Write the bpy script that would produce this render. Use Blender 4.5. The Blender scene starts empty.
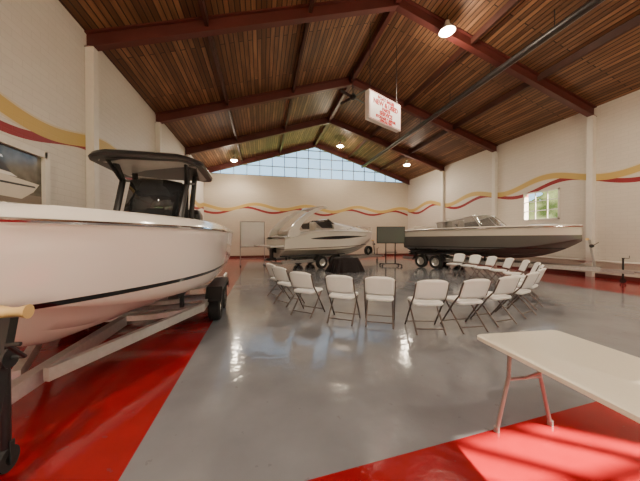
import bpy, bmesh, math, random
from mathutils import Vector, Matrix
random.seed(4)
SC=bpy.context.scene
COL=SC.collection
pi=math.pi

# ---------------------------------------------------------------- materials
def nt(m):
    m.use_nodes=True
    return m.node_tree
def mat(name,col,rough=.5,metal=0,coat=0,var=.06,scale=6,bump=0,trans=0,emis=None,es=0):
    m=bpy.data.materials.new(name); t=nt(m); b=t.nodes['Principled BSDF']
    b.inputs['Roughness'].default_value=rough; b.inputs['Metallic'].default_value=metal
    b.inputs['Coat Weight'].default_value=coat
    b.inputs['Transmission Weight'].default_value=trans
    tc=t.nodes.new('ShaderNodeTexCoord'); n=t.nodes.new('ShaderNodeTexNoise'); n.inputs['Scale'].default_value=scale
    t.links.new(tc.outputs['Object'],n.inputs['Vector'])
    r=t.nodes.new('ShaderNodeValToRGB')
    a=[max(0,c*(1-var)) for c in col]; c2=[min(1,c*(1+var)) for c in col]
    r.color_ramp.elements[0].position=.3; r.color_ramp.elements[1].position=.7
    r.color_ramp.elements[0].color=(*a,1); r.color_ramp.elements[1].color=(*c2,1)
    t.links.new(n.outputs['Fac'],r.inputs['Fac']); t.links.new(r.outputs['Color'],b.inputs['Base Color'])
    if bump:
        bp=t.nodes.new('ShaderNodeBump'); bp.inputs['Strength'].default_value=bump; bp.inputs['Distance'].default_value=.01
        t.links.new(n.outputs['Fac'],bp.inputs['Height']); t.links.new(bp.outputs['Normal'],b.inputs['Normal'])
    if emis:
        b.inputs['Emission Color'].default_value=(*emis,1); b.inputs['Emission Strength'].default_value=es
    return m
class N:
    def __init__(s,t): s.t=t
    def m(s,op,a,b=None,c=None):
        n=s.t.nodes.new('ShaderNodeMath'); n.operation=op
        for i,v in enumerate((a,b,c)):
            if v is None: continue
            if isinstance(v,(int,float)): n.inputs[i].default_value=v
            else: s.t.links.new(v,n.inputs[i])
        return n.outputs[0]
    def mix(s,f,a,b):
        n=s.t.nodes.new('ShaderNodeMix'); n.data_type='RGBA'
        for k,v in ((0,f),(6,a),(7,b)):
            if isinstance(v,(int,float)): n.inputs[k].default_value=v
            elif isinstance(v,tuple): n.inputs[k].default_value=(*v,1)
            else: s.t.links.new(v,n.inputs[k])
        return n.outputs[2]
    def xyz(s,kind='Object'):
        tc=s.t.nodes.new('ShaderNodeTexCoord'); sp=s.t.nodes.new('ShaderNodeSeparateXYZ')
        s.t.links.new(tc.outputs[kind],sp.inputs[0]); return tc.outputs[kind],sp.outputs
    def comb(s,x,y,z=0.):
        n=s.t.nodes.new('ShaderNodeCombineXYZ')
        for i,v in enumerate((x,y,z)):
            if isinstance(v,(int,float)): n.inputs[i].default_value=v
            else: s.t.links.new(v,n.inputs[i])
        return n.outputs[0]

GOLD=(.52,.36,.11); WRED=(.25,.012,.018)
def wall_mat(name,axis,base=(.72,.69,.63),phase=0.,bumpk=.5,amp=1.,z0=3.90,P0=4.3,gw=.14):
    m=bpy.data.materials.new(name); t=nt(m); b=t.nodes['Principled BSDF']; q=N(t)
    v,o=q.xyz(); a=o[axis]; z=o[2]
    br=t.nodes.new('ShaderNodeTexBrick'); t.links.new(q.comb(a,z),br.inputs['Vector'])
    br.inputs['Scale'].default_value=1; br.inputs['Brick Width'].default_value=.40; br.inputs['Row Height'].default_value=.135
    br.inputs['Mortar Size'].default_value=.008; br.inputs['Mortar Smooth'].default_value=.5
    br.inputs['Color1'].default_value=(*base,1); br.inputs['Color2'].default_value=(*[c*.965 for c in base],1)
    br.inputs['Mortar'].default_value=(*[c*.88 for c in base],1)
    def wave(z0,A,P,ph,A2,P2,ph2):
        s1=q.m('MULTIPLY',q.m('SINE',q.m('ADD',q.m('MULTIPLY',a,2*pi/P),ph)),A)
        s2=q.m('MULTIPLY',q.m('SINE',q.m('ADD',q.m('MULTIPLY',a,2*pi/P2),ph2)),A2)
        return q.m('ADD',q.m('ADD',s1,s2),z0)
    def band(c,w):
        return q.m('LESS_THAN',q.m('ABSOLUTE',q.m('SUBTRACT',z,c)),w)
    g=wave(z0,.15*amp,P0,phase,.05,9.,1.)
    r=wave(z0-.27,.16*amp,P0,phase+1.1,.05,9.,1.5)
    c=br.outputs['Color']
    c=q.mix(band(g,gw+.04),c,(.60,.52,.37))
    c=q.mix(band(r,.085),c,WRED)
    c=q.mix(band(g,gw),c,GOLD)
    t.links.new(c,b.inputs['Base Color'])
    b.inputs['Roughness'].default_value=.55
    bp=t.nodes.new('ShaderNodeBump'); bp.inputs['Strength'].default_value=bumpk; bp.inputs['Distance'].default_value=.006
    inv=q.m('SUBTRACT',1.,br.outputs['Fac'])
    t.links.new(inv,bp.inputs['Height']); t.links.new(bp.outputs['Normal'],b.inputs['Normal'])
    return m

def floor_mat():
    m=bpy.data.materials.new('epoxy_floor'); t=nt(m); b=t.nodes['Principled BSDF']; q=N(t)
    v,o=q.xyz(); x,y=o[0],o[1]
    m1=q.m('LESS_THAN',x,-.87); m2=q.m('LESS_THAN',q.m('SUBTRACT',y,q.m('MULTIPLY',x,.07)),1.555); m3=q.m('GREATER_THAN',x,9.5); m4=q.m('GREATER_THAN',y,16.5)
    k=q.m('MAXIMUM',q.m('MAXIMUM',m1,m2),q.m('MAXIMUM',m3,m4))
    n=t.nodes.new('ShaderNodeTexNoise'); n.inputs['Scale'].default_value=1.6; n.inputs['Detail'].default_value=6; t.links.new(v,n.inputs['Vector'])
    nf=q.m('MINIMUM',q.m('MAXIMUM',q.m('MULTIPLY',q.m('SUBTRACT',n.outputs['Fac'],.3),2.5),0.),1.)
    g=q.mix(nf,(.165,.172,.190),(.215,.224,.245))
    r=q.mix(nf,(.22,.006,.010),(.32,.010,.015))
    c=q.mix(k,g,r)
    n3=t.nodes.new('ShaderNodeTexNoise'); n3.inputs['Scale'].default_value=9; n3.inputs['Detail'].default_value=3; t.links.new(v,n3.inputs['Vector'])
    sc=q.m('MULTIPLY',q.m('GREATER_THAN',n3.outputs['Fac'],.70),.3)
    c=q.mix(sc,c,(.10,.09,.09))
    t.links.new(c,b.inputs['Base Color'])
    rr=q.m('ADD',q.m('MULTIPLY',n.outputs['Fac'],.14),.05); t.links.new(rr,b.inputs['Roughness'])
    n2=t.nodes.new('ShaderNodeTexNoise'); n2.inputs['Scale'].default_value=7; n2.inputs['Detail'].default_value=4; t.links.new(v,n2.inputs['Vector'])
    bp=t.nodes.new('ShaderNodeBump'); bp.inputs['Strength'].default_value=.28; bp.inputs['Distance'].default_value=.012
    t.links.new(n2.outputs['Fac'],bp.inputs['Height']); t.links.new(bp.outputs['Normal'],b.inputs['Normal'])
    return m
def wood_mat():
    m=bpy.data.materials.new('wood_ceiling'); t=nt(m); b=t.nodes['Principled BSDF']; q=N(t)
    v,o=q.xyz(); x,y=o[0],o[1]
    br=t.nodes.new('ShaderNodeTexBrick'); t.links.new(q.comb(y,x),br.inputs['Vector'])
    br.inputs['Scale'].default_value=1; br.inputs['Brick Width'].default_value=4.3; br.inputs['Row Height'].default_value=.14
    br.inputs['Mortar Size'].default_value=.016; br.inputs['Bias'].default_value=0
    br.inputs['Color1'].default_value=(.120,.054,.024,1); br.inputs['Color2'].default_value=(.34,.175,.085,1); br.inputs['Mortar'].default_value=(.020,.010,.006,1)
    n=t.nodes.new('ShaderNodeTexNoise'); n.inputs['Scale'].default_value=1; n.inputs['Detail'].default_value=6
    t.links.new(q.comb(q.m('MULTIPLY',x,7.),q.m('MULTIPLY',y,.8)),n.inputs['Vector'])
    f=q.m('MULTIPLY',q.m('SUBTRACT',n.outputs['Fac'],.38),2.2)
    c=q.mix(q.m('MINIMUM',q.m('MAXIMUM',f,0.),.85),br.outputs['Color'],(.060,.028,.015))
    t.links.new(c,b.inputs['Base Color']); b.inputs['Roughness'].default_value=.5
    bp=t.nodes.new('ShaderNodeBump'); bp.inputs['Strength'].default_value=.6; bp.inputs['Distance'].default_value=.02
    t.links.new(q.m('SUBTRACT',1.,br.outputs['Fac']),bp.inputs['Height']); t.links.new(bp.outputs['Normal'],b.inputs['Normal'])
    return m
def hull_mat(name,bottom,bands,slope=0.,rough=.12):
    m=bpy.data.materials.new(name); t=nt(m); b=t.nodes['Principled BSDF']; q=N(t)
    v,o=q.xyz(); h=q.m('SUBTRACT',o[2],q.m('MULTIPLY',o[0],slope))
    c=bottom
    for z0,col in bands:
        c=q.mix(q.m('GREATER_THAN',h,z0),c,col)
    t.links.new(c,b.inputs['Base Color']); b.inputs['Roughness'].default_value=rough; b.inputs['Coat Weight'].default_value=.3
    return m
def glass_mat(name,tint=(.9,.95,.97),alpha=.1):
    m=bpy.data.materials.new(name); t=nt(m); b=t.nodes['Principled BSDF']
    b.inputs['Base Color'].default_value=(*tint,1); b.inputs['Roughness'].default_value=.05
    b.inputs['Alpha'].default_value=alpha
    return m
M={}
M['white']=mat('gelcoat_white',(.80,.78,.75),.15,coat=.5,var=.02)
M['cream']=mat('gelcoat_cream',(.68,.62,.54),.25,var=.03)
M['vinyl']=mat('seat_vinyl',(.60,.55,.48),.45,var=.05)
M['black']=mat('black_paint',(.012,.012,.013),.35,var=.1)
M['rubber']=mat('tire_rubber',(.018,.018,.018),.8,var=.2,scale=30,bump=.2)
M['alu']=mat('brushed_aluminium',(.66,.65,.63),.35,metal=.75,var=.06,scale=20)
M['galv']=mat('galvanised_steel',(.38,.37,.36),.45,metal=.7,var=.12,scale=20)
M['chrome']=mat('chrome',(.8,.8,.8),.1,metal=1,var=.01)
M['carpet']=mat('bunk_carpet',(.05,.05,.055),.95,var=.3,scale=80,bump=.4)
M['plastic']=mat('white_plastic',(.88,.87,.84),.4,var=.02)
M['legs']=mat('chair_leg_paint',(.13,.10,.09),.35,metal=.4)
M['tableleg']=mat('table_leg_paint',(.27,.235,.22),.4,metal=.3)
M['tabletop']=mat('table_plastic',(.74,.70,.58),.38,var=.02,scale=60,bump=.05)
M['beam']=mat('beam_red_paint',(.095,.021,.017),.45,var=.12,scale=2)
M['purlin']=mat('purlin_dark',(.06,.018,.012),.5,var=.15,scale=3)
M['colw']=mat('column_white',(.66,.63,.58),.5,var=.03)
M['steel']=mat('steel_pipe',(.035,.030,.030),.4,metal=.2)
M['gray']=mat('gray_paint',(.34,.34,.34),.45)
M['framegray']=mat('gray_frame',(.24,.24,.24),.45)
M['underside']=mat('hardtop_underside_gray',(.5,.48,.46),.4)
M['yellow']=mat('roller_yellow',(.66,.47,.20),.4)
M['screen']=mat('tv_screen',(.075,.085,.085),.18,var=.02)
M['cloth']=mat('dark_cloth',(.014,.009,.010),.9,var=.3,scale=15,bump=.5)
M['board']=mat('whiteboard',(.97,.97,.97),.85,var=.01)
M['redtext']=mat('red_lettering',(.42,.012,.018),.5)
M['signw']=mat('sign_white',(.84,.80,.80),.4,var=.02)
M['teak']=mat('teak_platform',(.28,.15,.07),.5,var=.2)
M['lampglass']=mat('lamp_lens',(1,.95,.85),.3,emis=(1,.82,.56),es=260)
M['glass']=glass_mat('window_glass',alpha=.05)
M['tint']=glass_mat('tinted_glass',(.02,.022,.026),alpha=.9)
M['tintlight']=glass_mat('light_tinted_glass',(.05,.055,.06),alpha=.55)
M['grass']=mat('grass',(.10,.16,.04),.9,var=.3)

# ---------------------------------------------------------------- mesh builder
class MB:
    def __init__(s): s.v=[];s.f=[];s.mi=[];s.sm=[]
    def add(s,vs,fs,mi=0,smooth=False):
        o=len(s.v); s.v+= [tuple(v) for v in vs]
        for f in fs: s.f.append([o+i for i in f]); s.mi.append(mi); s.sm.append(smooth)
    def box(s,c,d,mi=0,rot=None):
        hx,hy,hz=d[0]/2,d[1]/2,d[2]/2
        vs=[Vector((x,y,z)) for x in(-hx,hx) for y in(-hy,hy) for z in(-hz,hz)]
        if rot is not None: vs=[rot@v for v in vs]
        vs=[v+Vector(c) for v in vs]
        s.add(vs,[(0,1,3,2),(4,6,7,5),(0,4,5,1),(2,3,7,6),(0,2,6,4),(1,5,7,3)],mi)
        return s
    def bbox(s,c,d,r=.01,mi=0,rot=None):
        bm=bmesh.new(); bmesh.ops.create_cube(bm,size=1)
        for v in bm.verts: v.co=Vector((v.co.x*d[0],v.co.y*d[1],v.co.z*d[2]))
        bmesh.ops.bevel(bm,geom=bm.edges[:]+bm.verts[:],offset=r,segments=3,affect='EDGES',profile=.5)
        bm.verts.index_update()
        vs=[v.co.copy() for v in bm.verts]
        if rot is not None: vs=[rot@v for v in vs]
        vs=[v+Vector(c) for v in vs]
        s.add(vs,[[v.index for v in f.verts] for f in bm.faces],mi,True); bm.free(); return s
    def tube(s,pts,r,mi=0,n=10,sq=False,closed=False,h=None):
        pts=[Vector(p) for p in pts]; k=len(pts); rings=[]
        up=None
        for i,p in enumerate(pts):
            a=pts[(i-1)%k] if (i>0 or closed) else p; b=pts[(i+1)%k] if (i<k-1 or closed) else p
            t=(b-a).normalized()
            if up is None:
                up=Vector((0,0,1)) if abs(t.z)<.9 else Vector((0,1,0))
            u=(up-t*up.dot(t)).normalized(); w=t.cross(u)
            up=u
            if sq:
                hh=h if h else r
                ring=[p+u*hh+w*r,p+u*hh-w*r,p-u*hh-w*r,p-u*hh+w*r]
            else:
                ring=[p+(u*math.cos(2*pi*j/n)+w*math.sin(2*pi*j/n))*r for j in range(n)]
            rings.append(ring)
        m=4 if sq else n; vs=[v for rg in rings for v in rg]; fs=[]
        for i in range(k-(0 if closed else 1)):
            for j in range(m):
                a=i*m+j; b=i*m+(j+1)%m; c=((i+1)%k)*m+(j+1)%m; d=((i+1)%k)*m+j
                fs.append((a,b,c,d))
        if not closed:
            fs.append(list(range(m))[::-1]); fs.append([(k-1)*m+j for j in range(m)])
        s.add(vs,fs,mi,not sq); return s
    def lathe(s,prof,c,axis='z',n=24,mi=0):
        vs=[];fs=[];k=len(prof)
        for i in range(n):
            a=2*pi*i/n
            for r,z in prof:
                if axis=='z': p=(r*math.cos(a),r*math.sin(a),z)
                elif axis=='y': p=(r*math.cos(a),z,r*math.sin(a))
                else: p=(z,r*math.cos(a),r*math.sin(a))
                vs.append(Vector(p)+Vector(c))
        for i in range(n):
            for j in range(k-1):
                a=i*k+j;b=((i+1)%n)*k+j
                fs.append((a,b,b+1,a+1))
        s.add(vs,fs,mi,True); return s
    def prism(s,poly,off,mi=0):
        k=len(poly); a=[Vector(p) for p in poly]; b=[p+Vector(off) for p in a]
        fs=[list(range(k))[::-1],list(range(k,2*k))]+[(i,(i+1)%k,k+(i+1)%k,k+i) for i in range(k)]
        s.add(a+b,fs,mi); return s
    def grid(s,rows,mi=0,smooth=True):
        n=len(rows[0]); vs=[p for r in rows for p in r]; fs=[]
        for i in range(len(rows)-1):
            for j in range(n-1):
                a=i*n+j; fs.append((a,a+1,a+n+1,a+n))
        s.add(vs,fs,mi,smooth); return s
    def done(s,name,mats,parent=None,loc=(0,0,0),rot=(0,0,0),label=None,category=None,kind=None,weld=True,solid=0):
        me=bpy.data.meshes.new(name); me.from_pydata(s.v,[],s.f)
        for m_ in (mats if isinstance(mats,(list,tuple)) else [mats]): me.materials.append(m_)
        for p,mi,sm in zip(me.polygons,s.mi,s.sm): p.material_index=mi; p.use_smooth=sm
        bm=bmesh.new(); bm.from_mesh(me)
        if weld: bmesh.ops.remove_doubles(bm,verts=bm.verts,dist=.0004)
        bmesh.ops.dissolve_degenerate(bm,edges=bm.edges,dist=.0001)
        bmesh.ops.recalc_face_normals(bm,faces=bm.faces)
        for e in bm.edges:
            if len(e.link_faces)==2 and e.calc_face_angle(0)>.6: e.smooth=False
        bm.to_mesh(me); bm.free()
        o=bpy.data.objects.new(name,me); COL.objects.link(o)
        o.location=loc; o.rotation_euler=rot
        if parent: o.parent=parent
        if label: o['label']=label
        if category: o['category']=category
        if kind: o['kind']=kind
        if solid:
            md=o.modifiers.new('s','SOLIDIFY'); md.thickness=solid; md.offset=0
        return o
def root(name,label,cat,loc,rz=0.,group=None):
    e=bpy.data.objects.new(name,None); COL.objects.link(e); e.empty_display_size=.2
    e.location=loc; e.rotation_euler=(0,0,rz); e['label']=label; e['category']=cat
    if group: e['group']=group
    return e

# ---------------------------------------------------------------- room
XL,XR,YF,YB=-4.23,12.6,-3.4,20.8
ZE,ZR=6.57,9.2; XM=(XL+XR)/2; SL=(ZR-ZE)/(XR-XM)
def roofz(x): return ZR-abs(x-XM)*SL
T=.3
def S(mb,name,m_,label=None,**k): return mb.done(name,m_,kind='structure',**k)
S(MB().box(((XL+XR)/2,(YF+YB)/2,-.1),(XR-XL+.6,YB-YF+.6,.2)),'floor',floor_mat())
wl=wall_mat('brick_left',1,(.64,.605,.555),1.9,z0=3.84,gw=.145)
S(MB().box((XL-T/2,(YF+YB)/2,ZE/2),(T,YB-YF,ZE)),'wall_left',wl)
wr=wall_mat('brick_right',1,(.62,.575,.51),.6,.25,z0=4.02,amp=1.35,P0=4.3,gw=.12)
wy0,wy1,wz0,wz1=8.75,10.35,2.33,3.68
mb=MB()
mb.box((XR+T/2,(YF+wy0)/2,ZE/2),(T,wy0-YF,ZE)); mb.box((XR+T/2,(YB+wy1)/2,ZE/2),(T,YB-wy1,ZE))
mb.box((XR+T/2,(wy0+wy1)/2,wz0/2),(T,wy1-wy0,wz0)); mb.box((XR+T/2,(wy0+wy1)/2,(wz1+ZE)/2),(T,wy1-wy0,ZE-wz1))
S(mb,'wall_right',wr)
mb=MB()
for y in (wy0+.03,wy1-.03): mb.box((XR+.02,y,(wz0+wz1)/2),(.1,.06,wz1-wz0))
for z in (wz0+.03,wz1-.03): mb.box((XR+.02,(wy0+wy1)/2,z),(.1,wy1-wy0,.06))
for k in (1,2): mb.box((XR+.04,wy0+(wy1-wy0)*k/3,(wz0+wz1)/2),(.03,.035,wz1-wz0))
for k in (1,2): mb.box((XR+.04,(wy0+wy1)/2,wz0+(wz1-wz0)*k/3),(.03,wy1-wy0,.035))
mb.box((XR+.06,(wy0+wy1)/2,(wz0+wz1)/2),(.008,wy1-wy0-.05,wz1-wz0-.05),1)
S(mb,'window_1',[M['colw'],M['glass']])
ZB=6.33
wb=wall_mat('brick_back',0,(.53,.475,.395),2.4,.2,amp=1.3,P0=4.2,gw=.12)
S(MB().box((XM,YB+T/2,ZB/2),(XR-XL+2*T,T,ZB)),'wall_back',wb)
mb=MB(); x0,x1=XL+.2,XR-.2
def gz(x): return roofz(x)-.10
mb.prism([(x0,YB+.1,ZB),(x1,YB+.1,ZB),(x1,YB+.1,gz(x1)),(XM,YB+.1,gz(XM)),(x0,YB+.1,gz(x0))],(0,.01,0),1)
n=17
for i in range(n+1):
    x=x0+(x1-x0)*i/n
    mb.box((x,YB+.1,(ZB+gz(x))/2),(.05,.09,max(.05,gz(x)-ZB)))
mb.box((XM,YB+.1,ZB+.03),(x1-x0,.12,.08))
for z in (7.15,7.95,8.6):
    hw=(ZR-.1-z)/SL
    mb.box((XM,YB+.1,z),(2*hw,.09,.05))
S(mb,'window_2',[M['gray'],M['glass']])
wf=wall_mat('brick_front',0,(.7,.67,.6),.3,.3)
mb=MB()
def fw(xa,xb,za,zb): mb.box(((xa+xb)/2,YF-T/2,(za+zb)/2),(xb-xa,T,zb-za))
H=2.8; wa,wb_=4.25,5.62; wxa,wxb=8.2,9.9
fw(XL-T,-2.8,0,H); fw(.8,2.0,0,H); fw(5.6,7.0,0,H); fw(10.6,XR+T,0,H)
fw(XL-T,XR+T,H,wa); fw(XL-T,wxa,wa,wb_); fw(wxb,XR+T,wa,wb_); fw(XL-T,XR+T,wb_,ZE)
mb.prism([(XL-T,YF,ZE),(XR+T,YF,ZE),(XM,YF,ZR)],(0,-T,0))
S(mb,'wall_front',wf)
for i,(xa,xb) in enumerate(((-2.8,.8),(2.0,5.6),(7.0,10.6))):
    mb=MB()
    for k in range(5):
        x=xa+(xb-xa)*k/4; mb.box((min(max(x,xa+.05),xb-.05),YF-.1,H/2),(.07,.06,H))
    for k in range(5): mb.box(((xa+xb)/2,YF-.1,min(max(H*k/4,.05),H-.05)),(xb-xa,.06,.07))
    S(mb,'door_%d'%(i+1),M['colw'])
mb=MB()
for k in range(4): mb.box((wxa+(wxb-wxa)*k/3,YF-.1,(wa+wb_)/2),(.05,.06,wb_-wa))
for k in range(3): mb.box(((wxa+wxb)/2,YF-.1,wa+.02+(wb_-wa-.04)*k/2),(wxb-wxa,.06,.05))
S(mb,'window_3',M['colw'])
mb=MB()
for sgn,xe in ((-1,XL-T),(1,XR+T)):
    ze=roofz(xe)
    mb.prism([(XM,YF-T,ZR),(xe,YF-T,ze),(xe,YF-T,ze+.2),(XM,YF-T,ZR+.2)],(0,YB-YF+2*T,0))
S(mb,'ceiling',wood_mat())
tn=0
FR=[-.9,3.35,7.6,11.9,16.1,20.55]
for y in FR:
    for sgn,xe in ((-1,XL),(1,XR)):
        mb=MB(); d=.40
        def prof(x,dz): return (x,roofz(x)-dz)
        a=prof(xe,0); b=prof(XM,0)
        for (t0,t1,w) in ((.0,.035,.20),(.035,d-.035,.03),(d-.035,d,.20)):
            mb.prism([(a[0],y-w/2,a[1]-t0),(b[0],y-w/2,b[1]-t0),(b[0],y-w/2,b[1]-t1),(a[0],y-w/2,a[1]-t1)],(0,w,0))
        tn+=1; S(mb,'trim_%d'%tn,M['beam'])
        if y<20:
            mb=MB(); xx=xe-sgn*.10
            mb.box((xx,y,(ZE-.35)/2),(.18,.2,ZE-.35))
            tn+=1; S(mb,'trim_%d'%tn,M['colw'])
PX=[-1.45,1.4,7.0,9.85]
for x in PX+[XM]:
    w=.16 if x==XM else .10; d=.24
    mb=MB().box((x,(YF+YB)/2,roofz(x)-d/2+ (-.06 if x==XM else .02)),(w,YB-YF,d))
    tn+=1; S(mb,'trim_%d'%tn,M['purlin'] if x!=XM else M['beam'])
for i,(nm,c,d) in enumerate((('baseboard_left',(XL+.01,(YF+YB)/2,.07),(.02,YB-YF,.14)),('baseboard_right',(XR-.01,(YF+YB)/2,.07),(.02,YB-YF,.14)),('baseboard_back',(XM,YB-.01,.07),(XR-XL,.02,.14)))):
    S(MB().box(c,d),nm,M['beam'])
# left wall window onto a dark room with another boat
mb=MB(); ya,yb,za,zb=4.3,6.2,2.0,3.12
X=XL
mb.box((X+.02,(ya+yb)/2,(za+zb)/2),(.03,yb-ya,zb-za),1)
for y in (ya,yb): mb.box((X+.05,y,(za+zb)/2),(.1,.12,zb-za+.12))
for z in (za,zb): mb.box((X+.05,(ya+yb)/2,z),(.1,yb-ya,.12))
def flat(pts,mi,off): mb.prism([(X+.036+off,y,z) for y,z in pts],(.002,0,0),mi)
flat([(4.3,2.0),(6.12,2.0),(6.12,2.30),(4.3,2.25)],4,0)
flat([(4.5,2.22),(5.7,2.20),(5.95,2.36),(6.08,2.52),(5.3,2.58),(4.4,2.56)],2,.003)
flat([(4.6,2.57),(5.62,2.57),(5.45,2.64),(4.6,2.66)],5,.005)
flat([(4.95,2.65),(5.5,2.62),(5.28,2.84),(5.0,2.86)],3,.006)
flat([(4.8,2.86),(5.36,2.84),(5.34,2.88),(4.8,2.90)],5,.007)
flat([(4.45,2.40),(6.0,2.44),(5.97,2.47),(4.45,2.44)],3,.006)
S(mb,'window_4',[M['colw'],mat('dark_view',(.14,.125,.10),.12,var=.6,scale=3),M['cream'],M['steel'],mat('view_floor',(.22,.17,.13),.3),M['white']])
g=MB().box((XM,8,-.35),(120,120,.1)).done('ground',M['grass'],kind='structure')

# ---------------------------------------------------------------- lamps
def lamp(x,y,drop,e,r=.2,up=.25):
    zt=roofz(x)-.02; z=zt-drop
    R=root('high_bay_lamp','round white high-bay lamp hanging from the wood ceiling','ceiling lamp',(x,y,z),group='hanging high-bay lamps')
    MB().lathe([(0,.32),(.06,.32),(.08,.2),(.12,.15),(.24,.0),(.25,-.02),(.235,-.02),(.10,.12),(0,.13)],(0,0,0)).done('lamp_shade',M['colw'],R)
    MB().lathe([(0,.0),(.15,.0),(.18,-.03),(.12,-.09),(0,-.11)],(0,0,0)).done('bulb',M['lampglass'],R)
    MB().tube([(0,0,.3),(0,0,drop)],.012).done('hanging_rod',M['black'],R)
    for ty,en in (('SPOT',e),('POINT',e*up)):
        L=bpy.data.lights.new('lamp_light',ty); L.energy=en; L.color=(1,.84,.66); L.shadow_soft_size=r
        if ty=='SPOT': L.spot_size=math.radians(165); L.spot_blend=.5
        lo=bpy.data.objects.new('lamp_light',L); COL.objects.link(lo); lo.parent=R; lo.location=(0,0,-.36)
lamp(5.8,7.3,.55,560)
lamp(5.56,18.2,.55,370); lamp(-1.85,18.6,.5,370); lamp(10.1,16.8,.6,290)
lamp(-1.85,-1.2,.5,600,up=.4); lamp(5.8,-1.2,.55,360,up=.5); lamp(10.1,2.,.6,430)

s=bpy.data.lights.new('sun','SUN'); s.energy=75; s.angle=.01; s.color=(1,.82,.62)
so=bpy.data.objects.new('sun',s); COL.objects.link(so); d=Vector((-1.3,.9,-.95)); so.rotation_euler=d.to_track_quat('-Z','Y').to_euler()
w=bpy.data.worlds.new('w'); SC.world=w; w.use_nodes=True; t=w.node_tree; q=N(t); bg=t.nodes['Background']
tc=t.nodes.new('ShaderNodeTexCoord'); sp=t.nodes.new('ShaderNodeSeparateXYZ'); t.links.new(tc.outputs['Generated'],sp.inputs[0])
n=t.nodes.new('ShaderNodeTexNoise'); n.inputs['Scale'].default_value=22; n.inputs['Detail'].default_value=6; t.links.new(tc.outputs['Generated'],n.inputs['Vector'])
sky=q.mix(q.m('MULTIPLY',sp.outputs[2],1.4),(.50,.80,1.0),(.34,.62,1.0))
tree=q.mix(q.m('MULTIPLY',q.m('SUBTRACT',n.outputs['Fac'],.38),3.),(.06,.11,.01),(.62,.68,.26))
h=q.m('ADD',.14,q.m('MULTIPLY',q.m('SUBTRACT',n.outputs['Fac'],.5),.2))
t.links.new(q.mix(q.m('LESS_THAN',sp.outputs[2],h),sky,tree),bg.inputs['Color']); bg.inputs['Strength'].default_value=2.2

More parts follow.
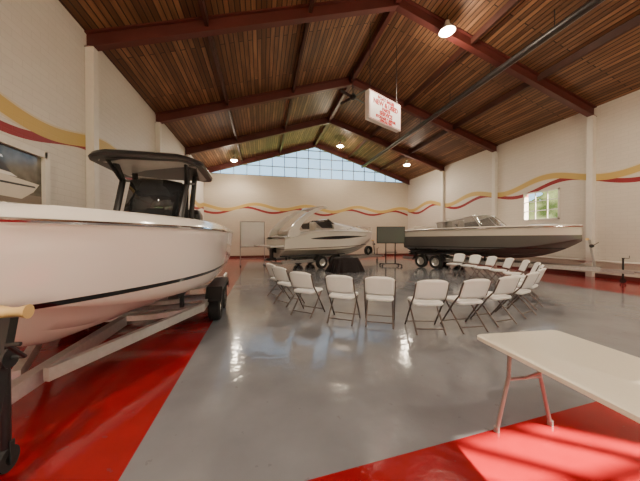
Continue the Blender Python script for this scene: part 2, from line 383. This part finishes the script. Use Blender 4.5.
# ---------------------------------------------------------------- boats
class Hull:
    def __init__(s,L,B,D,rise=.1,t0=.45,p=2.3,c0=.36,stem=.72,flare=1.2,cw=.88,ks=.5,ce=2.4,cn=.30,chs=.4,drop=0.,sw=.94):
        s.__dict__.update(locals())
    def b(s,t):
        if t<=s.t0: return s.B/2*(s.sw+(1-s.sw)*math.sin(pi/2*t/s.t0))
        return max(.012,s.B/2*(1-((t-s.t0)/(1-s.t0))**s.p))
    def sh(s,t): return s.D+s.rise*t*t-s.drop*(max(0,.42-t)/.42)**2
    def k(s,t): return 0 if t<s.ks else s.stem*s.sh(1)*((t-s.ks)/(1-s.ks))**2.8
    def cb(s,t):
        u=max(0,(t-.4)/.6); return s.b(t)*s.cw*(1-s.cn*u*u)
    def cz(s,t):
        u=max(0,(t-s.chs)/(1-s.chs)); return s.c0+(s.sh(1)*(s.stem+.06)-s.c0)*u**s.ce
    def sec(s,t):
        b,sh,k,cb,cz=s.b(t),s.sh(t),s.k(t),s.cb(t),max(s.cz(t),s.k(t)+.01)
        P=[(0,k),(cb*.33,k+(cz-k)*.30),(cb*.36,k+(cz-k)*.40),(cb*.66,k+(cz-k)*.66),(cb*.69,k+(cz-k)*.74),(cb,cz),(cb+.035*min(1,b*2),cz+.015)]
        y0,z0=P[-1]
        for f in (.08,.18,.35,.6,.8,1.):
            P.append((y0+(b-y0)*f**s.flare,z0+(sh-z0)*f))
        return P
    def side(s,t,z,off=.008):
        P=s.sec(t)[6:]
        for (ya,za),(yb,zb) in zip(P,P[1:]):
            if za<=z<=zb: return ya+(yb-ya)*(z-za)/(zb-za)+off
        return P[-1][0]+off
    def ts(s,n=44): return [1-(1-i/n)**1.8 for i in range(n+1)]
    def build(s,R,hm,railm=None,railr=.03):
        rows=[]
        for t in s.ts():
            P=s.sec(t); x=s.L*t
            rows.append([(x,-y,z) for y,z in P[::-1]]+[(x,y,z) for y,z in P[1:]])
        mb=MB().grid(rows)
        tr=rows[0]; mb.add(tr,[list(range(len(tr)))])
        o=mb.done('hull',hm,R)
        if railm:
            pts=[(s.L*t,-s.b(t)-.01,s.sh(t)) for t in s.ts()]+[(s.L*t,s.b(t)+.01,s.sh(t)) for t in s.ts()[::-1][1:]]
            MB().tube(pts,railr,n=8).done('rub_rail',railm,R)
        return o
    def deck(s,R,m_,ch=.12,inset=.06,w=.28,td=.7,fz=.45,camber=.12,cp=.7):
        rows=[]
        def row(t,closed):
            b,sh=s.b(t),s.sh(t); x=s.L*t; k=min(1,b*2.2)
            ii=min(inset,b*.5); ww=min(w,b*.8); chh=ch*(.5+.5*k)
            P=[(b,sh),(b-ii*.3,sh+chh*.6),(b-ii,sh+chh)]
            if closed:
                u=min(1,(1-t)/(1-td)); cc=camber*(u**cp)
                P+=[(max(b-ww,0),sh+chh+cc*.45),(max(b-ww,0)*.6,sh+chh+cc*.92),(0,sh+chh+cc)]
            else:
                P+=[(b-ww,sh+chh),(b-ww-.02,fz),(0,fz)]
            return [(x,-y,z) for y,z in P]+[(x,y,z) for y,z in P[::-1][1:]]
        tss=sorted(set(s.ts(36)+[td,.03]))
        def tail(t):
            b,sh=s.b(t),s.sh(t); x=s.L*t
            P=[(b,sh),(b-inset*.3,sh+ch*.6),(b-inset,sh+ch),(b-w,sh+ch),((b-w)*.6,sh+ch),(0,sh+ch)]
            return [(x,-y,z) for y,z in P]+[(x,y,z) for y,z in P[::-1][1:]]
        rows.append(tail(0))
        for t in tss:
            if t<.03: continue
            if abs(t-.03)<1e-6: rows.append(tail(t)); rows.append(row(t,False)); continue
            if t<td: rows.append(row(t,False))
            elif abs(t-td)<1e-6: rows.append(row(t,False)); rows.append(row(t,True))
            else: rows.append(row(t,True))
        return MB().grid(rows).done('deck',m_,R)

def windshield(R,x0,x1,w0,zb,zt,rake,frame,glass):
    base=[];top=[]
    n=20
    for i in range(n+1):
        a=pi*i/n; c=math.cos(a); s_=math.sin(a)
        y=w0*(abs(c)**.55)*(1 if c>=0 else -1); x=x0+(x1-x0)*(s_**.55)
        base.append((x,y,zb)); k=s_
        top.append((x-rake*(.25+.75*k),y*.86,zb+(zt-zb)*(.55+.45*min(1,k*1.8))))
    MB().grid([base,top]).done('windshield',glass,R)
    mb=MB().tube(top,.022,n=8).tube(base,.02,n=8)
    for i in (0,4,10,16,20): mb.tube([base[i],top[i]],.018,n=8)
    mb.done('windshield_frame',frame,R)

def wheel(parent,x,y,r=.33,w=.2,side=1,rim=None):
    W=MB(); h=w/2
    prof=[(r*.58,-h*.8),(r*.62,-h),(r*.9,-h),(r*.99,-h*.75),(r,-h*.3),(r,h*.3),(r*.99,h*.75),(r*.9,h),(r*.62,h),(r*.58,h*.8),(r*.58,-h*.8)]
    W.lathe(prof,(0,0,0),'y',28)
    o=W.done('wheel',M['rubber'],parent,(x,y,r))
    c=MB().lathe([(0,.02),(.05,.03),(.06,.0),(r*.3,-.01),(r*.5,.03),(r*.6,.06)] ,(0,0,0),'y',20)
    for k in range(5):
        a=2*pi*k/5; rt=Matrix.Rotation(a,3,'Y')
        c.box(rt@Vector((r*.32,.035,0)),(r*.5,.02,.05),0,rt)
    ob=c.done('rim',rim or M['alu'],o,(0,side*.02,0))
    if side<0: ob.rotation_euler=(0,0,pi)
    return o

def trailer(name,label,loc,rz,L,axles,rail_y,rz0,framem,hull,z0,converge,tongue,wr=.33,wy=1.17,jack=True,winch=True,spare=False,fenderm=None,rimm=None,jack_y=.16,winch_x=None,rh=.075,roller_y=0.,roller_z=None,stand=None):
    R=root(name,label,'boat trailer',(loc[0],loc[1],0),rz)
    mb=MB()
    for sg in (-1,1):
        mb.tube([(-.15,sg*rail_y,rz0),(converge,sg*rail_y,rz0),(tongue-.75,sg*.10,rz0-.02)],.03,sq=True,h=rh)
    for x in (.1,1.3,axles[0]+.4,converge-.1):
        mb.tube([(x,-rail_y,rz0-.05),(x,-.25,rz0-.12),(x,.25,rz0-.12),(x,rail_y,rz0-.05)],.035,sq=True,h=.04)
    mb.done('frame',framem,R)
    MB().tube([(converge+.3,0,rz0-.05),(tongue,0,rz0-.05)],.045,sq=True,h=.06).tube([(tongue,0,rz0-.03),(tongue+.22,0,rz0-.03)],.035,n=10).done('tongue',framem,R)
    for a in axles:
        MB().tube([(a,-wy,wr),(a,wy,wr)],.035,sq=True).done('axle',M['galv'],R)
        for sg in (-1,1): wheel(R,a,sg*wy,wr,.2,sg,rimm)
    for sg in (-1,1):
        xs0=min(axles)-wr-.1; xs1=max(axles)+wr+.1
        pts=[(xs0,.42),(xs0+.05,wr*1.6),(xs0+.2,2*wr+.07),(xs1-.2,2*wr+.07),(xs1-.05,wr*1.6),(xs1,.42)]
        f=MB().grid([[(x,sg*(wy-.13),z) for x,z in pts],[(x,sg*(wy+.13),z) for x,z in pts],[(x,sg*(wy+.135),z-.06) for x,z in pts]],smooth=False)
        f.done('fender',fenderm or M['black'],R,solid=.012)
        zk=z0+hull.c0*.45
        MB().tube([(.0,sg*.55,zk-.05),(hull.L*.58,sg*.55,zk-.05)],.07,sq=True,h=.03).tube([(.3,sg*.55,rz0-.1),(.3,sg*.55,zk-.06)],.03,sq=True).tube([(hull.L*.5,sg*.55,rz0-.1),(hull.L*.5,sg*.55,zk-.06)],.03,sq=True).done('bunk',M['carpet'],R)
    if winch:
        x=winch_x or hull.L+.12
        zz=roller_z or z0+hull.sh(1)*.62
        mb=MB().tube([(x+.15,roller_y,rz0),(x,roller_y,zz)],.03,sq=True,h=.035).tube([(x-.4,0,rz0),(x+.10,roller_y,rz0+.25)],.025,sq=True).tube([(x+.15,0,rz0-.02),(x+.15,roller_y+.03,rz0-.02)],.03,sq=True)
        mb.done('winch_stand',stand or framem,R)
        MB().lathe([(0,-.07),(.045,-.07),(.03,-.02),(.03,.02),(.045,.07),(0,.07)],(x-.05,roller_y,zz+.02),'y',16).done('bow_roller',M['yellow'],R)
        MB().lathe([(0,-.06),(.06,-.06),(.06,-.045),(.03,-.04),(.03,.04),(.06,.045),(.06,.06),(0,.06)],(x+.06,roller_y,zz-.22),'y',16).tube([(x+.06,roller_y+.06,zz-.22),(x+.06,roller_y+.12,zz-.22),(x+.2,roller_y+.14,zz-.1),(x+.2,roller_y+.2,zz-.1)],.012,n=8).done('winch',M['black'],R)
    if jack:
        x=tongue-.25; y=jack_y
        MB().tube([(x,y,.14),(x,y,.80)],.026,n=12).tube([(x,y,.42),(x,0,.42)],.025).tube([(x,y,.80),(x,y,.84)],.034,n=12).tube([(x,y,.83),(x+.13,y,.83),(x+.13,y,.92)],.010).done('jack',M['black'],R)
        W=MB().lathe([(.035,-.022),(.075,-.022),(.075,.022),(.035,.022),(.035,-.022)],(0,0,0),'y',20).box((0,.033,.045),(.03,.008,.15)).box((0,-.033,.045),(.03,.008,.15))
        W.done('jack_wheel',M['rubber'],R,(x,y,.075))
    if spare:
        o=wheel(R,tongue-1.0,.22,wr,.2,1,rimm); o.location.z=rz0+.3
    return R

def rr_loop(x0,x1,w,r,z,n=6):
    P=[]
    for cx_,cy_,a0 in ((x1-r,w-r,0),(x0+r,w-r,pi/2),(x0+r,-w+r,pi),(x1-r,-w+r,3*pi/2)):
        for i in range(n+1):
            a=a0+pi/2*i/n; P.append((cx_+r*math.cos(a),cy_+r*math.sin(a),z))
    return P
def slab(loops,mb,mi=0):
    k=len(loops[0]); vs=[p for l in loops for p in l]; fs=[]
    for i in range(len(loops)-1):
        for j in range(k): fs.append((i*k+j,i*k+(j+1)%k,(i+1)*k+(j+1)%k,(i+1)*k+j))
    fs.append(list(range(k))[::-1]); fs.append([(len(loops)-1)*k+j for j in range(k)])
    mb.add(vs,fs,mi,True); return mb

# ---- near boat: centre console with dark hardtop
p0=Vector((-2.02,8.1)); p1=Vector((-1.80,1.70)); h=p1-p0; L1=h.length; rz1=math.atan2(h.y,h.x)
Z1=.52
H1=Hull(L1,2.5,1.12,rise=-.03,t0=.40,p=3.1,c0=.25,stem=.52,flare=.60,cw=.84,ks=.70,ce=3.2,cn=.24,chs=.48)
hm1=hull_mat('hull_near',(.64,.56,.53),[(.345,(.006,.006,.007)),(.385,(.76,.71,.71))],slope=.024)
B1=root('center_console_boat','white centre console fishing boat with dark hardtop, on an aluminium trailer','boat',(p0.x,p0.y,Z1),rz1)
H1.build(B1,hm1,M['chrome'],.02)
H1.deck(B1,M['white'],ch=.12,inset=.10,w=.30,td=.72,fz=.42,camber=.04)
cx=2.6
mb=MB()
pr=[(cx-.35,.42),(cx-.35,1.35),(cx-.15,1.52),(cx+.25,1.42),(cx+.5,1.1),(cx+.62,.42)]
mb.prism([(x,-.45,z) for x,z in pr],(0,.90,0)); mb.done('console',M['white'],B1)
MB().grid([[(cx-.15,-.48,1.35),(cx+.34,-.44,1.35),(cx+.48,-.2,1.37),(cx+.48,.2,1.37),(cx+.34,.44,1.35),(cx-.15,.48,1.35)],[(cx-.25,-.48,2.0),(cx+.06,-.42,2.04),(cx+.16,-.2,2.06),(cx+.16,.2,2.06),(cx+.06,.42,2.04),(cx-.25,.48,2.0)]]).done('windshield',M['tint'],B1,solid=.01)
MB().bbox((cx-.95,0,.72),(.5,.95,.6),.06).bbox((cx-1.1,0,1.22),(.12,.95,.42),.05).done('helm_seat',M['vinyl'],B1)
mb=MB(); mb.tube([(cx-.45+.05*math.sin(a),.2*math.cos(a),1.35+.2*math.sin(a)) for a in [2*pi*i/20 for i in range(20)]],.015,closed=True,n=6); mb.tube([(cx-.3,0,1.35),(cx-.45,0,1.35)],.02); mb.tube([(cx-.45,-.2,1.35),(cx-.45,.2,1.35)],.01)
mb.done('steering_wheel',M['black'],B1)
TZ=2.36
ha,hb,hw=1.60,3.32,.88
def camb(loop,k=.10):
    return [(x,y,z-k*(y/hw)**2-.05*(2*(x-(ha+hb)/2)/(hb-ha))**2+.05) for x,y,z in loop]
slab([camb(rr_loop(ha+.25,hb-.25,hw-.25,.15,TZ-.02)),camb(rr_loop(ha+.12,hb-.12,hw-.12,.25,TZ-.045))],MB()).done('hardtop_underside',M['underside'],B1)
slab([camb(l) for l in (rr_loop(ha+.1,hb-.1,hw-.1,.26,TZ-.04),rr_loop(ha+.02,hb-.02,hw-.02,.32,TZ-.03),rr_loop(ha,hb,hw,.34,TZ+.02),rr_loop(ha+.03,hb-.04,hw-.03,.32,TZ+.07),rr_loop(ha+.15,hb-.25,hw-.18,.28,TZ+.11),rr_loop(ha+.5,hb-.7,hw-.45,.2,TZ+.12))],MB()).done('hardtop',M['black'],B1)
for sg in (-1,1):
    MB().tube([(cx+.50,sg*.50,.42),(cx+.42,sg*.50,1.4),(cx+.10,sg*.53,2.02),(cx+.28,sg*.58,TZ-.03)],.05).done('hardtop_leg',M['black'],B1)
    MB().tube([(cx-.38,sg*.50,.42),(cx-.40,sg*.50,1.5),(cx-.48,sg*.56,TZ-.03)],.05).done('hardtop_leg',M['black'],B1)
    MB().tube([(cx+.12,sg*.53,2.02),(cx-.45,sg*.55,2.12)],.025).done('hardtop_brace',M['black'],B1)
    MB().tube([(cx+.14,sg*.54,2.02),(cx+.52,sg*.6,TZ-.04)],.03).done('hardtop_brace',M['black'],B1)
for k in range(4):
    MB().tube([(ha+.04,-.45+.3*k,TZ-.02),(ha-.10,-.45+.3*k,TZ+.14)],.025).done('rod_holder',M['black'],B1)
for sg in (-1,1): MB().bbox((L1*.60,sg*.72,.92),(.9,.30,.12),.05).done('bow_cushion',M['vinyl'],B1)
mb=MB()
def outboard(mb,x=-.35,z=1.25):
    slab([rr_loop(x-.32,x+.22,.2,.1,z),rr_loop(x-.36,x+.26,.24,.12,z+.15),rr_loop(x-.36,x+.26,.24,.12,z+.42),rr_loop(x-.28,x+.16,.18,.12,z+.56)],mb)
    slab([rr_loop(x-.12,x+.12,.06,.05,z-1.0),rr_loop(x-.18,x+.14,.09,.08,z-.5),rr_loop(x-.22,x+.16,.12,.1,z)],mb)
    mb.lathe([(0,-.3),(.05,-.25),(.07,0),(.06,.25),(.02,.32),(0,.32)],(x,0,z-.95),'x',14)
    mb.tube([(x+.15,0,z-.2),(x+.4,0,z-.2)],.06)
outboard(mb); mb.done('outboard_motor',M['black'],B1)
trailer('boat_trailer','aluminium trailer with black wheels under the white fishing boat',p0,rz1,L1,(2.25,3.05),.97,.40,M['alu'],H1,Z1,3.7,6.30,wr=.28,wy=1.08,jack_y=.2,winch_x=6.18,rh=.055,roller_y=.31,roller_z=1.02,stand=M['black'])

# ---- middle cruiser
q0=Vector((.62,12.70)); q1=Vector((6.8,15.35)); h=q1-q0; L2=h.length; rz2=math.atan2(h.y,h.x); Z2=.50
H2=Hull(L2,2.4,1.36,rise=-.02,t0=.40,p=2.1,c0=.42,stem=.74,flare=.8,cw=.88,ks=.5,drop=.42,sw=.84)
hm2=hull_mat('hull_cruiser',(.66,.62,.55),[(.47,(.10,.08,.06)),(.50,(.80,.77,.71))],slope=.02)
B2=root('cabin_cruiser','cream cabin cruiser with dark curved hull windows and swept radar arch','boat',(q0.x,q0.y,Z2),rz2)
H2.build(B2,hm2,M['white'],.025)
H2.deck(B2,M['white'],ch=.10,inset=.16,w=.28,td=.42,fz=.70,camber=.46,cp=.95)
for sg in (-1,1):
    rows=[]
    for i in range(25):
        u=i/24; t_=.20+.64*u; zc=.97+.15*u; hh=.012+.07*math.sin(pi*min(1,u*1.15)**.8) if u<.87 else .012
        rows.append([(L2*t_,sg*H2.side(t_,z),z) for z in (zc-hh,zc,zc+hh)])
    MB().grid(rows).done('hull_window',M['tint'],B2)
windshield(B2,2.1,3.8,.92,1.50,1.98,1.0,M['chrome'],M['tint'])
mb=MB()
for sg in (-1,1):
    lo=[(.10,1.04),(.25,1.42),(.62,1.80),(1.12,2.16),(1.68,2.44),(2.30,2.62)]; hi=[(.85,1.04),(.74,1.42),(.98,1.74),(1.38,2.06),(1.86,2.34),(2.42,2.54)]
    rows=[]
    for (xa,za_),(xb,zb_) in zip(lo,hi):
        ya_=sg*(1.02-.10*(za_-1.5)); rows.append([(xa,ya_,za_),(xb,ya_,zb_),(xb,ya_-sg*.09,zb_),(xa,ya_-sg*.09,za_),(xa,ya_,za_)])
    mb.grid(rows)
slab([rr_loop(2.05,2.45,.91,.1,2.50),rr_loop(2.0,2.50,.94,.12,2.55),rr_loop(2.05,2.45,.88,.1,2.61)],mb)
mb.done('radar_arch',M['white'],B2)
MB().bbox((-.35,0,.62),(.7,1.9,.09),.03).done('swim_platform',M['white'],B2)
MB().bbox((.75,0,1.10),(.4,1.5,.4),.08).bbox((.55,0,1.25),(.12,1.5,.25),.05).done('rear_seat',M['vinyl'],B2)
MB().bbox((2.1,-.5,1.25),(.5,.5,.5),.08).bbox((1.85,-.5,1.55),(.12,.5,.5),.05).done('helm_seat',M['vinyl'],B2)
mb=MB(); rp=[]
for t_ in [.55+.44*i/14 for i in range(15)]:
    rp.append((L2*t_,H2.b(t_)*.92,H2.sh(t_)+.10+.20*min(1,(t_-.55)*7)))
mb.tube(rp+[(x,-y,z) for x,y,z in rp[::-1]],.012,n=6)
for p in rp[2::3]:
    for sg in (-1,1): mb.tube([(p[0],sg*p[1],p[2]),(p[0],sg*p[1],p[2]-.28)],.010,n=6)
mb.done('bow_rail',M['chrome'],B2)
MB().tube([(.8,0,.1),(.2,0,.3),(-.15,0,.5)],.12,sq=True).lathe([(0,-.3),(.06,-.2),(.07,.2),(0,.3)],(-.2,0,.0),'x',12).tube([(-.2,0,0),(-.2,0,.5)],.05,sq=True,h=.12).done('stern_drive',M['black'],B2)
trailer('boat_trailer','galvanised trailer with alloy wheels under the cream cruiser',q0,rz2,L2,(1.95,2.75),.95,.40,M['galv'],H2,Z2,4.4,L2+.9,spare=True,wr=.31,wy=1.12)

# ---- dark hulled bowrider
s0=Vector((8.55,13.3)); s1=Vector((11.2,7.05)); h=s1-s0; L3=h.length; rz3=math.atan2(h.y,h.x); Z3=.64
H3=Hull(L3,2.45,1.26,rise=.03,t0=.42,p=2.7,c0=.34,stem=.58,flare=.85,cw=.87,ks=.60,drop=.06)
hm3=hull_mat('hull_dark',(.085,.08,.078),[(.42,(.02,.02,.02)),(.45,(.105,.098,.092)),(.93,(.62,.57,.50))],slope=.006,rough=.2)
B3=root('bowrider_boat','dark grey hulled bowrider boat with cream upper band on a trailer','boat',(s0.x,s0.y,Z3),rz3)
H3.build(B3,hm3,M['chrome'],.026)
H3.deck(B3,M['cream'],ch=.08,inset=.1,w=.25,td=.80,fz=.6,camber=.04)
windshield(B3,1.9,4.5,1.04,1.30,1.86,.60,M['alu'],M['tintlight'])
MB().bbox((3.5,.62,1.0),(.55,.55,.7),.06).done('console',M['cream'],B3)
MB().bbox((3.5,-.62,1.0),(.55,.55,.7),.06).done('console',M['cream'],B3)
for y in (-.6,.6):
    MB().bbox((2.5,y,1.1),(.5,.5,.3),.07).bbox((2.25,y,1.46),(.14,.5,.6),.06).done('captain_seat',M['vinyl'],B3)
MB().bbox((.9,0,1.10),(.6,1.8,.3),.08).bbox((.55,0,1.32),(.16,1.8,.34),.06).done('rear_bench',M['vinyl'],B3)
MB().bbox((.3,0,1.30),(.5,1.7,.12),.05).done('sun_pad',M['vinyl'],B3)
MB().bbox((-.35,0,.62),(.7,1.9,.08),.03).done('swim_platform',M['teak'],B3)
MB().tube([(.5,0,.05),(-.1,0,.25)],.12,sq=True).lathe([(0,-.3),(.06,-.2),(.07,.2),(0,.3)],(-.2,0,-.05),'x',12).tube([(-.2,0,-.05),(-.2,0,.4)],.05,sq=True,h=.12).done('stern_drive',M['black'],B3)
trailer('boat_trailer','grey steel trailer with chrome wheels under the dark bowrider',s0,rz3,L3,(1.1,1.9),.93,.44,M['galv'],H3,Z3,4.0,L3+1.2,wy=1.1,winch_x=L3+.18)

# ---------------------------------------------------------------- chairs
CR=root('folding_chair','white plastic folding chair with brown metal legs','chair',(0,0,0),group='white folding chairs in a ring')
CR.scale=(1.08,1.06,1.04)
rows=[]
for i in range(9):
    v=i/8; z=.52+.31*v; yb=-.18-.12*v; w_=.23-.03*max(0,(v-.6)/.4)**2 if v>.6 else .23-.015*(1-v/.6)
    rows.append([(w_*u,yb-.035*(1-u*u),z+( -.035*abs(u)**3 if v>.9 else 0)) for u in [-1+.2*k for k in range(11)]])
MB().grid(rows).done('backrest',M['plastic'],CR,solid=.03)
mb=MB(); slab([[(y,x,z) for x,y,z in rr_loop(a,b_,w_,.06,z)] for a,b_,w_,z in ((-.19,.21,.2,.415),(-.20,.22,.218,.44),(-.19,.21,.208,.465),(-.14,.16,.15,.455))],mb); mb.done('seat',M['plastic'],CR)
for sg in (-1,1):
    MB().tube([(sg*.232,-.29,.78),(sg*.232,-.20,.56),(sg*.234,-.08,.42),(sg*.234,.22,.0)],.013,n=8).done('leg',M['legs'],CR)
    MB().tube([(sg*.205,.14,.425),(sg*.205,-.27,.0)],.013,n=8).done('leg',M['legs'],CR)
MB().tube([(-.232,.17,.07),(.232,.17,.07)],.009,n=8).done('crossbar',M['legs'],CR)
MB().tube([(-.205,-.2,.07),(.205,-.2,.07)],.009,n=8).done('crossbar',M['legs'],CR)
parts=[o for o in COL.objects if o.parent==CR]
pos=[(.48,6.75),(.62,6.0),(.90,5.12),(1.46,4.55),(2.03,4.25),(2.62,3.80),(3.30,3.74),(4.06,3.90),(4.90,4.20),(5.65,4.62),
     (6.25,5.1),(6.8,5.6),(7.2,6.2),(7.45,6.9),(7.55,7.6),(7.6,8.3),(7.55,9.0)]
ctr=Vector((3.7,8.4))
def place(o,p):
    d=Vector((ctr.x-p[0],ctr.y-p[1])); a=math.atan2(d.y,d.x)-pi/2
    o.location=(p[0],p[1],0); o.rotation_euler=(0,0,a+random.uniform(-.08,.08))
for i,p in enumerate(pos):
    if i==0: o=CR
    else:
        o=CR.copy(); COL.objects.link(o)
        for c in parts:
            k=c.copy(); k.parent=o; COL.objects.link(k)
    place(o,p)

# ---------------------------------------------------------------- folding table
TR=root('folding_table','long cream plastic folding table with brown metal legs','table',(1.955,.80,0),math.radians(-4))
mb=MB(); w_,l_=.375,.92
slab([rr_loop(-w_+.01,w_-.01,l_-.01,.04,.70),rr_loop(-w_,w_,l_,.05,.706),rr_loop(-w_,w_,l_,.05,.730),rr_loop(-w_+.008,w_-.008,l_-.008,.05,.736)],mb).done('table_top',M['tabletop'],TR)
for sg in (-1,1):
    yb=sg*.84
    mb=MB()
    mb.tube([(-.13,yb,.69),(-.14,yb,.42),(-.24,yb,.02)],.014).tube([(.13,yb,.69),(.14,yb,.42),(.24,yb,.02)],.014)
    mb.tube([(-.14,yb,.40),(.14,yb,.40)],.012).tube([(-.13,yb,.688),(.13,yb,.688)],.014)
    for s2 in(-1,1): mb.lathe([(0,0),(.02,0),(.02,.04),(0,.04)],(s2*.242,yb,0),'z',10)
    mb.done('leg_frame',M['tableleg'],TR)
    MB().tube([(0,yb,.40),(0,yb-sg*.35,.695)],.009).done('leg_brace',M['tableleg'],TR)

# ---------------------------------------------------------------- hanging sign
a=Vector((3.55,8.45)); b_=Vector((5.2,9.25)); c=(a+b_)/2; dv=b_-a
SR=root('hanging_sign','white hanging box sign with red lettering under the ridge','sign',(c.x,c.y,5.62),math.atan2(dv.y,dv.x))
w_=dv.length; fd=.10
MB().bbox((0,0,.50),(w_,2*fd,1.0),.012).done('sign_panel',M['signw'],SR)
mb=MB()
for z in (.03,.97): mb.box((0,-fd,z),(w_-.04,.012,.015))
for x in (-w_/2+.03,w_/2-.03): mb.box((x,-fd,.50),(.015,.012,.94))
mb.done('sign_border',M['redtext'],SR)
for i,(txt,z,sz) in enumerate((('BOAT SALES',.80,.17),('NEW & USED',.60,.24),('PARTS',.45,.16),('SERVICE',.28,.20),('STORAGE & REPAIR',.15,.13),('OPEN ALL YEAR',.055,.10))):
    cu=bpy.data.curves.new('txt','FONT'); cu.body=txt; cu.size=sz; cu.align_x='CENTER'; cu.extrude=.004; cu.offset=.008
    to=bpy.data.objects.new('txt',cu); me=bpy.data.meshes.new_from_object(to); bpy.data.objects.remove(to)
    me.materials.clear(); me.materials.append(M['redtext'])
    o=bpy.data.objects.new('lettering',me); COL.objects.link(o); o.parent=SR; o.location=(0,-fd-.005,z); o.rotation_euler=(pi/2,0,0)
for x in (-w_/2+.15,w_/2-.15):
    wx=c.x+dv.x/w_*x
    MB().tube([(x,0,.98),(x,0,roofz(wx)-5.62)],.012,n=6).done('hanging_cable',M['black'],SR)
FX,FY,FZ=3.95,11.0,7.75
FRt=root('ceiling_fan','dark ceiling fan hanging on a long rod from the ridge','ceiling fan',(FX,FY,FZ))
MB().lathe([(0,.12),(.08,.12),(.14,.05),(.14,-.06),(.05,-.12),(0,-.12)],(0,0,0)).done('motor',M['black'],FRt)
MB().tube([(0,0,.1),(0,0,roofz(FX)-FZ-.02)],.015).done('rod',M['black'],FRt)
for k in range(4):
    rt=Matrix.Rotation(pi/2*k+.5,3,'Z')@Matrix.Rotation(.2,3,'X')
    mb=MB(); mb.box(rt@Vector((.45,0,0)),(.65,.14,.012),0,rt); mb.done('blade',M['black'],FRt)
PXx=8.1; pz=7.38
PR=root('ceiling_pipe','long dark steel pipe hung beneath the wood ceiling','pipe',(PXx,0,pz))
MB().tube([(0,-3.2,0),(0,20.3,0)],.10,n=12).done('pipe_run',M['steel'],PR)
MB().tube([(.22,-3.2,.04),(.22,20.3,.04)],.025,n=8).done('conduit',M['galv'],PR)
for y in (-.9,1.2,3.35,5.5,7.6,9.7,11.9,14.,16.1):
    MB().tube([(0,y+.3,0),(0,y+.3,roofz(PXx)-pz)],.012,n=6).done('hanger_rod',M['black'],PR)
MB().tube([(XR-.12,4,.62),(XR-.12,12.5,.62)],.045).tube([(XR-.12,5,.62),(XR-.0,5,.62)],.02).tube([(XR-.12,8,.62),(XR-.0,8,.62)],.02).tube([(XR-.12,11.5,.62),(XR-.0,11.5,.62)],.02).done('wall_pipe',M['colw'],label='painted horizontal pipe fixed low on the block wall',category='pipe')

# ---------------------------------------------------------------- whiteboard
WR=root('whiteboard','mobile whiteboard on a grey wheeled frame','whiteboard',(-.50,14.5,0),.1)
MB().bbox((0,0,1.70),(1.25,.03,1.35),.01).done('board_panel',M['board'],WR)
mb=MB()
for z in (1.02,2.38): mb.box((0,0,z),(1.30,.045,.04))
for x in (-.63,.63): mb.box((x,0,1.70),(.04,.045,1.40)); mb.tube([(x,0,1.05),(x,0,.1)],.02); mb.tube([(x,-.3,.08),(x,.3,.08)],.02)
mb.tube([(-.63,0,.4),(.63,0,.4)],.015); mb.done('board_frame',M['framegray'],WR)
for x in (-.63,.63):
    for y in (-.28,.28): MB().lathe([(0,-.015),(.04,-.015),(.04,.015),(0,.015)],(x,y,.04),'y',12).done('caster',M['black'],WR)
TV=root('television_cart','flat screen television on a black wheeled stand','television',(6.72,12.75,0),-.25)
MB().bbox((0,0,1.66),(1.5,.06,.9),.015).done('television',M['black'],TV)
MB().box((0,-.033,1.66),(1.42,.004,.82)).done('screen',M['screen'],TV)
MB().tube([(-.25,.05,1.5),(-.25,.05,.12)],.03).tube([(.25,.05,1.5),(.25,.05,.12)],.03).box((0,.05,1.6),(.7,.05,.3)).done('stand_post',M['black'],TV)
MB().bbox((0,0,.75),(.6,.4,.03),.01).done('shelf',M['black'],TV)
MB().tube([(-.5,-.3,.1),(-.25,.05,.12),(-.5,.35,.1)],.025).tube([(.5,-.3,.1),(.25,.05,.12),(.5,.35,.1)],.025).tube([(-.25,.05,.12),(.25,.05,.12)],.025).done('base',M['black'],TV)
for x in (-.5,.5):
    for y in (-.3,.35): MB().lathe([(0,-.02),(.045,-.02),(.045,.02),(0,.02)],(x,y,.045),'y',12).done('caster',M['black'],TV)
CT=root('covered_table','low table draped with crumpled dark cloth','table',(3.67,11.1,0),.25)
mb=MB(); rows=[]
for j in range(17):
    f=j/16
    row=[]
    for i in range(61):
        a=2*pi*i/60
        sx=(abs(math.cos(a))**.6)*(1 if math.cos(a)>=0 else -1); sy=(abs(math.sin(a))**.6)*(1 if math.sin(a)>=0 else -1)
        if f<.45: r=f/.45; g=0
        else: r=1; g=(f-.45)/.55
        wv=.07*g*math.sin(i*1.257)+.05*g*math.sin(i*.5236+1)
        X_=sx*(.56*r+.26*g+wv); Y_=sy*(.32*r+.18*g+wv)
        top=.62+.10*math.exp(-((X_+.22)**2+Y_**2)/.05)+.05*math.sin(X_*7+1)*math.cos(Y_*6)
        z=top*(1-g)**.9+.012
        row.append((X_,Y_,max(.012,z)))
    rows.append(row)
mb.grid(rows).done('tablecloth',M['cloth'],CT)
MB().box((-.45,-.2,.27),(.04,.04,.54)).box((.45,-.2,.27),(.04,.04,.54)).box((-.45,.2,.27),(.04,.04,.54)).box((.45,.2,.27),(.04,.04,.54)).box((0,0,.54),(1.0,.45,.03)).done('leg_frame',M['galv'],CT)

# ---------------------------------------------------------------- camera
cam=bpy.data.cameras.new('camera'); co=bpy.data.objects.new('camera',cam); COL.objects.link(co)
co.location=(0,0,1.5); cam.sensor_width=36; cam.lens=36*260/640; cam.clip_start=.05
co.rotation_euler=(math.radians(89.45),0,math.radians(-12.57))
SC.camera=co
